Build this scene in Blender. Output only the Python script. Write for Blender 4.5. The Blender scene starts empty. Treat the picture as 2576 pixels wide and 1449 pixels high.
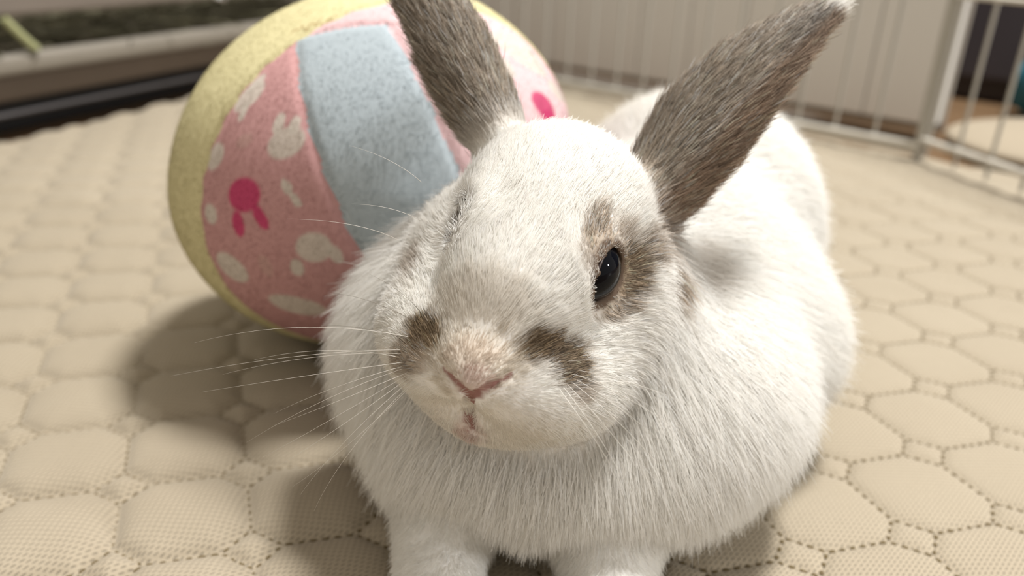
import bpy, bmesh, math, random
import numpy as np
from mathutils import Vector, Matrix
from mathutils.bvhtree import BVHTree

rng = np.random.default_rng(7)
random.seed(7)
scn = bpy.context.scene
COL = scn.collection

# ------------------------------------------------------------------ camera
CAM_F = np.array([0.0, 0.90996127, -0.41469324])
CAM_R = np.array([0.99965732, 0.01085540, 0.02382001])
CAM_U = np.array([-0.02617695, 0.41455114, 0.90964945])
CAM_C = np.array([0.0, 0.0, 0.18])
FPX = 1950.0
cam_d = bpy.data.cameras.new('camera')
cam = bpy.data.objects.new('camera', cam_d)
COL.objects.link(cam)
m = Matrix.Identity(4)
for i in range(3):
    m[i][0], m[i][1], m[i][2], m[i][3] = CAM_R[i], CAM_U[i], -CAM_F[i], CAM_C[i]
cam.matrix_world = m
cam_d.sensor_width = 36.0
cam_d.lens = FPX / 2576 * 36.0
cam_d.clip_start = 0.01
cam_d.dof.use_dof = True
cam_d.dof.focus_distance = 0.192
cam_d.dof.aperture_fstop = 7.8
scn.camera = cam

def at(x, y, d):                       # photo pixel + depth along the axis -> a point of the place
    return CAM_C + (CAM_F + CAM_R * (x - 1288) / FPX - CAM_U * (y - 724.5) / FPX) * d

# ------------------------------------------------------------------ light
w = bpy.data.worlds.new('room_light')
scn.world = w
w.use_nodes = True
w.node_tree.nodes['Background'].inputs[0].default_value = (1.0, 0.912, 0.79, 1)
w.node_tree.nodes['Background'].inputs[1].default_value = 0.49
ld = bpy.data.lights.new('ceiling_lamp', 'AREA')
ld.shape = 'DISK'; ld.size = 0.38; ld.energy = 57; ld.color = (1.0, 0.985, 0.96)
lamp = bpy.data.objects.new('ceiling_lamp', ld)
COL.objects.link(lamp)
lamp.location = (0.56, 0.62, 2.10)
lamp.rotation_euler = (Vector((0, 0.28, 0)) - lamp.location).to_track_quat('-Z', 'Y').to_euler()
ld2 = bpy.data.lights.new('side_fill', 'AREA')  # unseen light added for the eye highlight and fill from the right
ld2.shape = 'DISK'; ld2.size = 0.13; ld2.energy = 12; ld2.color = (0.97, 0.98, 1.0)
fill_obj = bpy.data.objects.new('side_fill', ld2)
COL.objects.link(fill_obj)
fill_obj.location = (2.0, -0.36, 0.72)
fill_obj.rotation_euler = (Vector((0, 0.28, 0)) - fill_obj.location).to_track_quat('-Z', 'Y').to_euler()
vs = scn.view_settings
vs.view_transform = 'Standard'; vs.look = 'None'; vs.gamma = 1.0; vs.exposure = 0.5
vs.use_curve_mapping = False
scn.cycles.max_bounces = 7
scn.cycles.diffuse_bounces = 5
scn.cycles.transparent_max_bounces = 8

# ------------------------------------------------------------------ helpers
def tag(o, label=None, cat=None, group=None, kind=None):
    if label: o['label'] = label
    if cat: o['category'] = cat
    if group: o['group'] = group
    if kind: o['kind'] = kind
    return o

def link(o, parent=None):
    COL.objects.link(o)
    if parent is not None:
        o.parent = parent
    return o

def empty(name, loc, rz=0.0):
    e = bpy.data.objects.new(name, None)
    e.empty_display_size = 0.02
    e.location = loc; e.rotation_euler = (0, 0, rz)
    return link(e)

def mesh_np(name, V, faces, mat, parent=None, smooth=True):
    me = bpy.data.meshes.new(name)
    F = np.asarray(faces, dtype=np.int32)
    n = F.shape[1]
    me.vertices.add(len(V)); me.vertices.foreach_set('co', np.asarray(V, np.float32).ravel())
    me.loops.add(F.size); me.loops.foreach_set('vertex_index', F.ravel())
    me.polygons.add(len(F))
    me.polygons.foreach_set('loop_start', np.arange(0, F.size, n, dtype=np.int32))
    me.polygons.foreach_set('use_smooth', np.full(len(F), smooth))
    me.update(calc_edges=True)
    if mat: me.materials.append(mat)
    return link(bpy.data.objects.new(name, me), parent)

def set_col(o, name, C):
    C = np.asarray(C, np.float32)
    if C.shape[1] == 3: C = np.c_[C, np.ones(len(C), np.float32)]
    a = o.data.attributes.new(name, 'FLOAT_COLOR', 'POINT')
    a.data.foreach_set('color', C.ravel())

def bm_obj(name, bm, mat, parent=None, smooth=False):
    me = bpy.data.meshes.new(name)
    bm.normal_update(); bm.to_mesh(me); bm.free()
    if smooth:
        me.polygons.foreach_set('use_smooth', np.ones(len(me.polygons), bool))
    me.materials.append(mat)
    return link(bpy.data.objects.new(name, me), parent)

def bm_box(bm, c, s, bev=0.0):
    r = bmesh.ops.create_cube(bm, size=1.0)
    vv = r['verts']
    bmesh.ops.scale(bm, vec=s, verts=vv); bmesh.ops.translate(bm, vec=c, verts=vv)
    if bev > 0:
        ed = list({e for v in vv for e in v.link_edges})
        bmesh.ops.bevel(bm, geom=ed, offset=bev, segments=3, affect='EDGES', profile=0.5)

def tube_np(pts, rad, n=8):
    pts = np.asarray(pts, float); k = len(pts)
    rad = np.full(k, rad) if np.isscalar(rad) else np.asarray(rad)
    T = np.gradient(pts, axis=0); T /= np.linalg.norm(T, axis=1)[:, None]
    up = np.array([0.31, 0.17, 0.93])
    if abs(T[0] @ up) > .95: up = np.array([1.0, 0, 0])
    V = []; Fc = []
    a = np.linspace(0, 2 * np.pi, n, endpoint=False)
    for i in range(k):
        s = np.cross(T[i], up); s /= np.linalg.norm(s); u = np.cross(s, T[i])
        V.append(pts[i] + rad[i] * (np.cos(a)[:, None] * s + np.sin(a)[:, None] * u))
    for i in range(k - 1):
        for j in range(n):
            Fc.append((i * n + j, i * n + (j + 1) % n, (i + 1) * n + (j + 1) % n, (i + 1) * n + j))
    V = np.vstack(V)
    return V, Fc

def tube(name, pts, rad, mat, parent=None, n=8):
    V, Fc = tube_np(pts, rad, n)
    return mesh_np(name, V, Fc, mat, parent)

def bezier(a, b, c, n=10):
    t = np.linspace(0, 1, n)[:, None]
    return (1 - t) ** 2 * a + 2 * t * (1 - t) * b + t ** 2 * c

# ------------------------------------------------------------------ materials
def mat(name, col=(.5, .5, .5), rough=.6, metal=0.0, attr=None, noise=None, spec=.5, bump=None):
    mt = bpy.data.materials.new(name); mt.use_nodes = True
    nt = mt.node_tree; b = nt.nodes['Principled BSDF']
    b.inputs['Base Color'].default_value = (*col, 1)
    b.inputs['Roughness'].default_value = rough
    b.inputs['Metallic'].default_value = metal
    b.inputs['Specular IOR Level'].default_value = spec
    tc = nt.nodes.new('ShaderNodeTexCoord')
    if attr:
        at_ = nt.nodes.new('ShaderNodeAttribute'); at_.attribute_name = attr
        nt.links.new(at_.outputs['Color'], b.inputs['Base Color'])
    elif noise:
        sc, amt = noise
        nz = nt.nodes.new('ShaderNodeTexNoise'); nz.inputs['Scale'].default_value = sc
        nz.inputs['Detail'].default_value = 5
        nt.links.new(tc.outputs['Object'], nz.inputs['Vector'])
        mx = nt.nodes.new('ShaderNodeMix'); mx.data_type = 'RGBA'
        mx.inputs[6].default_value = (*[c * (1 - amt) for c in col], 1)
        mx.inputs[7].default_value = (*[min(1, c * (1 + amt)) for c in col], 1)
        nt.links.new(nz.outputs['Fac'], mx.inputs[0])
        nt.links.new(mx.outputs[2], b.inputs['Base Color'])
    if bump:
        sc, st, dist = bump
        n2 = nt.nodes.new('ShaderNodeTexNoise'); n2.inputs['Scale'].default_value = sc
        n2.inputs['Detail'].default_value = 4
        nt.links.new(tc.outputs['Object'], n2.inputs['Vector'])
        bp = nt.nodes.new('ShaderNodeBump'); bp.inputs['Strength'].default_value = st
        bp.inputs['Distance'].default_value = dist
        nt.links.new(n2.outputs['Fac'], bp.inputs['Height'])
        nt.links.new(bp.outputs['Normal'], b.inputs['Normal'])
    return mt

def hair_mat(name, rough=.45, thru=.62, own=.20):
    mt = bpy.data.materials.new(name); mt.use_nodes = True
    nt = mt.node_tree; nt.nodes.clear()
    out = nt.nodes.new('ShaderNodeOutputMaterial')
    h = nt.nodes.new('ShaderNodeBsdfPrincipled')
    h.inputs['Roughness'].default_value = rough
    h.inputs['Specular IOR Level'].default_value = .25
    sn = nt.nodes.new('ShaderNodeAttribute'); sn.attribute_name = 'coat_normal'
    ge = nt.nodes.new('ShaderNodeNewGeometry')
    mx = nt.nodes.new('ShaderNodeMix'); mx.data_type = 'VECTOR'; mx.inputs[0].default_value = own
    nt.links.new(sn.outputs['Vector'], mx.inputs[4]); nt.links.new(ge.outputs['Normal'], mx.inputs[5])
    nm = nt.nodes.new('ShaderNodeVectorMath'); nm.operation = 'NORMALIZE'
    nt.links.new(mx.outputs[1], nm.inputs[0]); nt.links.new(nm.outputs[0], h.inputs['Normal'])
    a = nt.nodes.new('ShaderNodeAttribute'); a.attribute_name = 'fcol'
    nt.links.new(a.outputs['Color'], h.inputs['Base Color'])
    tr = nt.nodes.new('ShaderNodeBsdfTranslucent')
    nt.links.new(a.outputs['Color'], tr.inputs['Color'])
    ms = nt.nodes.new('ShaderNodeMixShader'); ms.inputs[0].default_value = thru
    nt.links.new(h.outputs[0], ms.inputs[1]); nt.links.new(tr.outputs[0], ms.inputs[2])
    nt.links.new(ms.outputs[0], out.inputs['Surface'])
    return mt

# ------------------------------------------------------------------ quilted pad
LA = np.array([0.041186, 0.010451]); LB = np.array([-0.014314, 0.038613]); LO = np.array([-0.15173, 0.25935])
LINV = np.linalg.inv(np.array([LA, LB]).T)
LEN_A, LEN_B = np.linalg.norm(LA), np.linalg.norm(LB)
TQ = 0.225

def stitch_dist(x, y):
    uv = np.stack([x - LO[0], y - LO[1]], -1) @ LINV.T
    uv = np.abs(uv - np.round(uv)) * 0.0421
    u, v = uv[..., 0], uv[..., 1]
    t = TQ * 0.0421
    du = np.hypot(np.maximum(t - u, 0), v)
    dv = np.hypot(np.maximum(t - v, 0), u)
    k = np.clip((v - u + t) / (2 * t), 0, 1)
    dd = np.hypot(u - t * (1 - k), v - t * k)
    return np.minimum(np.minimum(du, dv), dd)

def vnoise(x, y, s, seed):
    r = np.random.default_rng(seed)
    g = r.random((64, 64))
    X = x / s; Y = y / s
    i = np.floor(X).astype(int); j = np.floor(Y).astype(int)
    fx = X - i; fy = Y - j
    fx = fx * fx * (3 - 2 * fx); fy = fy * fy * (3 - 2 * fy)
    G = lambda a, b: g[a % 64, b % 64]
    return (G(i, j) * (1 - fx) + G(i + 1, j) * fx) * (1 - fy) + (G(i, j + 1) * (1 - fx) + G(i + 1, j + 1) * fx) * fy

PAD_Z = 0.0
def pad_height(x, y):
    d = stitch_dist(x, y)
    # puffier where the pad is loose (by the egg), flatter beside the pen
    loose = np.clip((0.06 - x) / 0.16, 0.30, 1.0)
    h = 0.0046 * loose * (1 - np.exp(-(d / 0.0058) ** 1.1)) - .0007 * np.exp(-(d / .0015) ** 2)
    h += 0.0012 * (vnoise(x, y, 0.018, 3) - .5) * loose * np.clip(d / .006, 0, 1)
    h += 0.003 * (vnoise(x, y, 0.11, 5) - .5) * np.clip((y - .3) / .2, 0, 1)
    return PAD_Z - 0.003 + h

def pad_material():
    mt = bpy.data.materials.new('quilted_fabric'); mt.use_nodes = True
    nt = mt.node_tree; N = nt.nodes; L = nt.links
    b = N['Principled BSDF']
    b.inputs['Roughness'].default_value = .92
    b.inputs['Specular IOR Level'].default_value = .12
    b.inputs['Sheen Weight'].default_value = .15
    tc = N.new('ShaderNodeTexCoord')
    # knit rows: short slanted pores in staggered rows
    mp = N.new('ShaderNodeMapping'); mp.inputs['Rotation'].default_value = (0, 0, 0)
    L.new(tc.outputs['Object'], mp.inputs['Vector'])
    # short slanted pores in staggered rows
    sx = N.new('ShaderNodeSeparateXYZ')
    def mth(op, a, b=None, c=None):
        n_ = N.new('ShaderNodeMath'); n_.operation = op
        for k_, v_ in enumerate((a, b, c)):
            if v_ is None: continue
            if isinstance(v_, (int, float)): n_.inputs[k_].default_value = v_
            else: L.new(v_, n_.inputs[k_])
        return n_.outputs[0]
    ca, sa = math.cos(math.radians(46)), math.sin(math.radians(46))
    uu = mth('ADD', mth('MULTIPLY', sx.outputs[0], ca / .0027), mth('MULTIPLY', sx.outputs[1], sa / .0027))
    vv = mth('ADD', mth('MULTIPLY', sx.outputs[0], -sa / .0014), mth('MULTIPLY', sx.outputs[1], ca / .0014))
    row = mth('FLOOR', vv)
    fu = mth('SUBTRACT', mth('FRACT', mth('MULTIPLY_ADD', row, .5, uu)), .5)
    fv = mth('SUBTRACT', mth('SUBTRACT', vv, row), .5)
    rr = mth('ADD', mth('POWER', mth('ABSOLUTE', mth('DIVIDE', fu, .36)), 2.0), mth('POWER', mth('ABSOLUTE', mth('DIVIDE', fv, .22)), 2.0))
    br = N.new('ShaderNodeMapRange'); br.interpolation_type = 'SMOOTHSTEP'
    br.inputs['From Min'].default_value = 1.5; br.inputs['From Max'].default_value = .2
    L.new(rr, br.inputs['Value'])          # 1 inside a pore
    po = N.new('ShaderNodeMath'); po.operation = 'SUBTRACT'; po.inputs[0].default_value = 1
    L.new(br.outputs[0], po.inputs[1])
    ns = N.new('ShaderNodeTexNoise'); ns.inputs['Scale'].default_value = 900; ns.inputs['Detail'].default_value = 2
    L.new(tc.outputs['Object'], ns.inputs['Vector'])
    wr = N.new('ShaderNodeVectorMath'); wr.operation = 'MULTIPLY_ADD'
    wr.inputs[1].default_value = (.0004, .0004, 0)
    L.new(ns.outputs['Color'], wr.inputs[0]); L.new(mp.outputs[0], wr.inputs[2])
    L.new(wr.outputs[0], sx.inputs[0])
    big = N.new('ShaderNodeTexNoise'); big.inputs['Scale'].default_value = 14; big.inputs['Detail'].default_value = 4
    L.new(tc.outputs['Object'], big.inputs['Vector'])
    r1 = N.new('ShaderNodeMix'); r1.data_type = 'RGBA'
    r1.inputs[6].default_value = (.318, .268, .196, 1); r1.inputs[7].default_value = (.365, .314, .236, 1)
    L.new(big.outputs['Fac'], r1.inputs[0])
    mul = N.new('ShaderNodeMix'); mul.data_type = 'RGBA'; mul.blend_type = 'MULTIPLY'
    mul.inputs[0].default_value = .36
    L.new(r1.outputs[2], mul.inputs[6]); L.new(po.outputs[0], mul.inputs[7])
    L.new(mul.outputs[2], b.inputs['Base Color'])
    fn = N.new('ShaderNodeMath'); fn.operation = 'MULTIPLY_ADD'; fn.inputs[1].default_value = .35
    L.new(ns.outputs['Fac'], fn.inputs[0]); L.new(br.outputs[0], fn.inputs[2])
    inv = N.new('ShaderNodeMath'); inv.operation = 'SUBTRACT'; inv.inputs[0].default_value = 1
    L.new(fn.outputs[0], inv.inputs[1])
    bp = N.new('ShaderNodeBump'); bp.inputs['Strength'].default_value = .5; bp.inputs['Distance'].default_value = .0004
    L.new(inv.outputs[0], bp.inputs['Height']); L.new(bp.outputs[0], b.inputs['Normal'])
    return mt

def pad_edges(y):
    xl = np.maximum(-.62, -.468 + (y - .69) * .4 + .010)
    xr = np.minimum(.60, .366 - (y - .742) * 1.05)
    return xl, xr

def build_pad():
    y = [0.03]
    while y[-1] < 1.05:
        y.append(y[-1] + (0.0012 if y[-1] < .40 else 0.0012 + (y[-1] - .40) * .010))
    y = np.array(y)
    s = np.linspace(0, 1, 900)
    xl, xr = pad_edges(y)
    X = xl[:, None] + (xr - xl)[:, None] * s[None, :]
    Y = np.repeat(y[:, None], len(s), 1)
    Z = pad_height(X, Y)
    ny, nx = X.shape
    i = np.arange(ny * nx).reshape(ny, nx)
    Fq = np.stack([i[:-1, :-1], i[:-1, 1:], i[1:, 1:], i[1:, :-1]], -1).reshape(-1, 4)
    V = np.stack([X, Y, Z], -1).reshape(-1, 3)
    # turned-down hem all round
    rim = np.r_[i[0, :], i[1:, -1], i[-1, -2::-1], i[-2:0:-1, 0]]
    low = V[rim].copy(); low[:, 2] = -0.0085
    k = len(V) + np.arange(len(rim))
    hem = np.stack([rim, k, np.roll(k, -1), np.roll(rim, -1)], -1)
    V = np.vstack([V, low]); Fq = np.vstack([Fq, hem])
    root = empty('quilted_pad', (0, 0.4, -0.0085))
    tag(root, 'beige quilted floor pad with octagonal cells under the rabbit', 'pad')
    off = np.array(root.location)
    o = mesh_np('pad_cover', V - off, Fq, pad_material(), root)
    # rows of small dark dashes along the seams
    cs = []; ds = []
    step = .0036
    def seg(a, b):
        v = b - a; ln = np.hypot(*v)
        n = max(2, int(round(ln / step)))
        for q in range(n):
            cs.append(a + v * (q + .5) / n); ds.append(v / ln)
    for ia in range(-9, 20):
        for ib in range(-9, 22):
            c = LO + ia * LA + ib * LB
            if not (.04 < c[1] < .62 and -.36 < c[0] < .42): continue
            p = [c + TQ * LA, c + TQ * LB, c - TQ * LA, c - TQ * LB]
            seg(p[0], c + (1 - TQ) * LA); seg(p[1], c + (1 - TQ) * LB)
            for q in range(4): seg(p[q], p[(q + 1) % 4])
    cs = np.array(cs); ds = np.array(ds)
    xl, xr = pad_edges(cs[:, 1]); ok = (cs[:, 0] > xl + .004) & (cs[:, 0] < xr - .004)
    cs, ds = cs[ok], ds[ok]
    nrm = np.stack([-ds[:, 1], ds[:, 0]], -1)
    z = pad_height(cs[:, 0], cs[:, 1])
    hl = .00120 * rng.uniform(.8, 1.2, len(cs)); hw = .00062 * rng.uniform(.8, 1.25, len(cs))
    base = np.c_[cs, z]
    P6 = []
    for dx, dy, dz in ((1, 0, 0), (.5, 1, 0), (-.5, 1, 0), (-1, 0, 0), (-.5, -1, 0), (.5, -1, 0), (0, 0, 1)):
        q = base.copy()
        q[:, :2] += ds * (hl * dx)[:, None] + nrm * (hw * dy)[:, None]
        q[:, 2] += .00030 * dz + .00042
        P6.append(q)
    P6 = np.stack(P6, 1)
    idx = np.arange(len(cs))[:, None, None] * 7
    tri = np.array([(0, 1, 6), (1, 2, 6), (2, 3, 6), (3, 4, 6), (4, 5, 6), (5, 0, 6)])
    T = (idx + tri[None]).reshape(-1, 3)
    st = mesh_np('seam_dashes', P6.reshape(-1, 3) - off, T, mat('dark_dash', (.115, .085, .042), .8, spec=.2), root)
    tag(st, kind='stuff')
    return root

build_pad()

# wooden room floor under the pad
def floor_material():
    mt = bpy.data.materials.new('wood_floor'); mt.use_nodes = True
    nt = mt.node_tree; N = nt.nodes; L = nt.links; b = N['Principled BSDF']
    tc = N.new('ShaderNodeTexCoord'); mp = N.new('ShaderNodeMapping')
    mp.inputs['Scale'].default_value = (2, 24, 1); mp.inputs['Rotation'].default_value = (0, 0, .75)
    L.new(tc.outputs['Object'], mp.inputs[0])
    nz = N.new('ShaderNodeTexNoise'); nz.inputs['Scale'].default_value = 3; nz.inputs['Detail'].default_value = 6
    L.new(mp.outputs[0], nz.inputs['Vector'])
    mx = N.new('ShaderNodeMix'); mx.data_type = 'RGBA'
    mx.inputs[6].default_value = (.115, .065, .032, 1); mx.inputs[7].default_value = (.20, .125, .066, 1)
    L.new(nz.outputs['Fac'], mx.inputs[0]); L.new(mx.outputs[2], b.inputs['Base Color'])
    b.inputs['Roughness'].default_value = .4
    return mt
fm = floor_material()
fl = mesh_np('floor', [(-1.6, -.6, -.0088), (2.0, -.6, -.0088), (2.0, 2.2, -.0088), (-1.6, 2.2, -.0088)], [(0, 1, 2, 3)], fm, smooth=False)
tag(fl, 'brown wooden floor showing beyond the quilted pad', kind='structure')

# ------------------------------------------------------------------ fur
def make_fur(name, root, nrm, comb, length, lift, col0, col1, mtl, parent, off, r0=.00010, K=6,
             jit=.18, clump=.5, cell=.004, grav=.12, seed=1, rtip=.25):
    r = np.random.default_rng(seed)
    n = len(root)
    length = length * r.uniform(.72, 1.18, n)
    c = comb - nrm * (comb * nrm).sum(1)[:, None]
    c /= np.maximum(np.linalg.norm(c, axis=1), 1e-6)[:, None]
    J = r.normal(0, 1, (n, 3)) * (jit[:, None] if hasattr(jit, 'shape') else jit)
    pts = np.zeros((n, K, 3)); pts[:, 0] = root - nrm * .0004
    for k in range(1, K):
        t = k / (K - 1)
        d = nrm * (lift * (1.25 - .75 * t))[:, None] + c * (.55 + .45 * t) + J * (.5 + .7 * t)
        d[:, 2] -= grav * t
        d /= np.linalg.norm(d, axis=1)[:, None]
        pts[:, k] = pts[:, k - 1] + d * (length / (K - 1))[:, None]
    if clump > 0:
        wob = np.sin(root[:, [1, 2, 0]] * 310 + root[:, [2, 0, 1]] * 170) * cell * .35 + r.normal(0, cell * .22, (n, 3))
        q = np.floor((root + wob) / cell).astype(np.int64)
        key = (q[:, 0] * 73856093) ^ (q[:, 1] * 19349663) ^ (q[:, 2] * 83492791)
        _, inv = np.unique(key, return_inverse=True)
        cnt = np.bincount(inv).astype(float)
        amt = r.uniform(.4, 1, n) * clump
        for k in range(1, K):
            t = (k / (K - 1)) ** 1.3
            mean = np.stack([np.bincount(inv, pts[:, k, a]) / cnt for a in range(3)], 1)[inv]
            pts[:, k] += (mean - pts[:, k]) * (amt * t)[:, None]
    hc = bpy.data.hair_curves.new(name)
    hc.add_curves([K] * n)
    hc.attributes['position'].data.foreach_set('vector', (pts - off).astype(np.float32).ravel())
    ra = hc.attributes.get('radius') or hc.attributes.new('radius', 'FLOAT', 'POINT')
    tt = np.linspace(0, 1, K)
    rad = (r0 * r.uniform(.75, 1.25, n))[:, None] * (1 - (1 - rtip) * tt ** 1.6)[None]
    ra.data.foreach_set('value', rad.astype(np.float32).ravel())
    ca = hc.attributes.new('fcol', 'FLOAT_COLOR', 'POINT')
    C = col0[:, None, :] * (1 - tt)[None, :, None] + col1[:, None, :] * tt[None, :, None]
    C = np.concatenate([C, np.ones((n, K, 1))], 2)
    ca.data.foreach_set('color', C.astype(np.float32).ravel())
    na = hc.attributes.new('coat_normal', 'FLOAT_VECTOR', 'CURVE')
    na.data.foreach_set('vector', nrm.astype(np.float32).ravel())
    hc.materials.append(mtl)
    o = bpy.data.objects.new(name, hc)
    return link(o, parent)

def sample_tris(V, T, n, weight=None, seed=1):
    r = np.random.default_rng(seed)
    a, b, c = V[T[:, 0]], V[T[:, 1]], V[T[:, 2]]
    ar = np.linalg.norm(np.cross(b - a, c - a), axis=1)
    if weight is not None: ar = ar * weight
    cdf = np.cumsum(ar); f = np.searchsorted(cdf, r.random(n) * cdf[-1])
    f = np.minimum(f, len(T) - 1)
    u = r.random(n); v = r.random(n); fl_ = u + v > 1; u[fl_] = 1 - u[fl_]; v[fl_] = 1 - v[fl_]
    return f, u, v

# ------------------------------------------------------------------ the plush egg
EC = np.array([-.0625, .34182, .0810]); EA = np.array([.08997, .07590, .08337])
EM = np.array([[.89376, .18601, .40816], [-.44855, .37064, .81329], [0, .90996, -.41469]])
MOTIFS = [
('hp',(-0.442,-0.044,-0.896),(0.066,-0.041,-0.030),(-0.034,-0.069,0.020)),
('hp',(-0.523,-0.143,-0.840),(0.025,-0.015,-0.013),(-0.028,-0.048,0.026)),
('hp',(-0.419,-0.172,-0.892),(0.026,-0.002,-0.012),(0.000,-0.061,0.012)),
('w',(-0.190,0.068,-0.979),(0.066,-0.041,-0.016),(-0.026,-0.066,0.001)),
('w',(-0.185,0.165,-0.969),(0.021,-0.013,-0.006),(-0.016,-0.045,-0.004)),
('w',(-0.131,0.120,-0.984),(0.020,-0.012,-0.004),(-0.015,-0.040,-0.003)),
('w',(-0.261,0.372,-0.891),(0.048,-0.036,-0.029),(-0.017,-0.059,-0.020)),
('w',(-0.211,0.417,-0.884),(0.013,-0.021,-0.013),(-0.028,-0.033,-0.009)),
('w',(-0.305,0.311,-0.900),(0.014,-0.011,-0.009),(-0.012,-0.037,-0.009)),
('w',(-0.500,0.200,-0.843),(0.039,-0.028,-0.030),(-0.023,-0.058,-0.000)),
('w',(-0.626,-0.026,-0.779),(0.030,-0.014,-0.024),(-0.015,-0.045,0.013)),
('w',(-0.263,-0.113,-0.958),(0.018,0.000,-0.005),(0.002,-0.043,0.004)),
('w',(-0.255,-0.183,-0.949),(0.018,0.002,-0.005),(0.004,-0.035,0.006)),
('w',(-0.286,-0.403,-0.869),(0.067,-0.038,-0.005),(-0.033,-0.058,0.038)),
('w',(-0.394,-0.444,-0.805),(0.026,-0.015,-0.005),(-0.021,-0.034,0.029)),
('w',(-0.224,-0.472,-0.853),(0.026,-0.003,-0.005),(-0.009,-0.048,0.029)),
('w',(-0.666,-0.288,-0.688),(0.054,-0.002,-0.052),(0.005,-0.087,0.032)),
('w',(-0.510,-0.595,-0.621),(0.050,0.016,-0.056),(0.027,-0.092,0.066)),
('f',(-0.512,-0.367,-0.777),(0.026,-0.015,-0.010),(-0.027,-0.039,0.036)),
('w',(0.710,0.373,-0.597),(0.021,0.033,0.045),(0.052,-0.062,0.023)),
('w',(0.707,0.239,-0.666),(0.023,0.028,0.035),(0.049,-0.069,0.027)),
('w',(0.851,0.126,-0.510),(0.061,0.034,0.111),(-0.006,-0.120,-0.039)),
('w',(0.749,0.041,-0.661),(0.021,-0.003,0.024),(-0.017,-0.043,-0.022)),
('w',(0.946,-0.094,-0.310),(0.036,0.022,0.114),(-0.009,-0.057,-0.005)),
('hp',(0.828,-0.189,-0.527),(0.048,-0.004,0.078),(-0.025,-0.060,-0.017)),
('hp',(0.830,-0.257,-0.494),(0.037,-0.003,0.065),(-0.017,-0.043,-0.007)),
('w',(0.270,-0.335,-0.903),(0.028,-0.013,0.013),(-0.027,-0.064,0.016)),
('f',(-0.345,0.178,-0.922),(0.032,-0.021,-0.016),(-0.012,-0.031,-0.002)),
]
# a scribbled brown word embroidered on the yellow cloth
LOGO = np.array([(-.004, .608, -.794), (.057, .600, -.798), (.116, .588, -.801), (.172, .570, -.804), (.187, .525, -.831)])

def egg_fields(p):
    """p: points on the unit sphere -> signed distances to the three seams"""
    dy = p @ np.array([-.28374, .53168, .79800]) + .3836
    da = p @ np.array([-.9781, .11894, .17078]) + .0792
    db = p @ np.array([-.9939, -.00695, -.11011]) + .2738
    dt = p @ np.array([-.27436, -.79993, -.53370])
    return dy, da, db, dt

def egg_panel(p):
    dy, da, db, dt = egg_fields(p)
    wav = .006 * np.sin(p[:, 0] * 40 + p[:, 1] * 23)
    yel = dy + wav > 0
    blue = (~yel) & (da + wav < 0) & (db + wav > 0) & (dt > 0)
    left = (~yel) & (~blue) & (da + wav >= 0)
    out = np.where(yel, 0, np.where(blue, 1, np.where(left, 2, 3)))
    return out

def egg_color(p, pan):
    base = np.array([(.57, .52, .305), (.355, .405, .435), (.47, .265, .262), (.62, .44, .45)])
    C = base[pan].copy()
    for kind, h, u, v in MOTIFS:
        h, u, v = map(np.array, (h, u, v))
        d = p - h
        near = (d * d).sum(1) < .05
        a = d @ u / (u @ u); b = d @ v / (v @ v)
        q = np.sqrt(a * a + b * b)
        k = np.clip((1.06 - q) / .14, 0, 1) * near * (pan >= 2)
        c = np.array({'hp': (.45, .045, .13), 'w': (.54, .49, .435), 'f': (.46, .32, .28)}[kind])
        k = k * (.45 if kind == 'f' else .92)
        C = C * (1 - k)[:, None] + c * k[:, None]
    # embroidered word
    s = LOGO[-2] - LOGO[0]; ln = np.linalg.norm(s); s = s / ln
    up = np.cross(s, LOGO[1]); up /= np.linalg.norm(up)
    if up[1] < 0: up = -up
    d = p - LOGO[0]
    x = d @ s / ln; y = d @ up
    wave = .020 * np.sin(x * 23) * np.cos(x * 7 + .8)
    k = np.clip((.0085 - np.abs(y - wave)) / .004, 0, 1) * (x > -.02) * (x < 1.05) * (pan == 0) * ((p * LOGO[1]).sum(1) > .8)
    C = C * (1 - .7 * k)[:, None] + np.array([.30, .17, .06]) * (.7 * k)[:, None]
    return C

def egg_surface(p):
    dy, da, db, dt = egg_fields(p)
    front = dy < 0
    seam = np.abs(dy)
    inband = front & (dt > 0)
    seam = np.minimum(seam, np.where(front & (dt > -.02), np.abs(da), 1))
    seam = np.minimum(seam, np.where(inband, np.abs(db), 1))
    seam = np.minimum(seam, np.where(front & (da < 0) & (db > 0), np.abs(dt), 1))
    r = 1 - .010 * np.exp(-(seam / .022) ** 2)
    r = r + .006 * np.sin(p[:, 0] * 5 + 1) * np.sin(p[:, 1] * 6) + .004 * np.sin(p[:, 2] * 9 + p[:, 0] * 7)
    return (p * r[:, None] * EA) @ EM + EC

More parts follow.
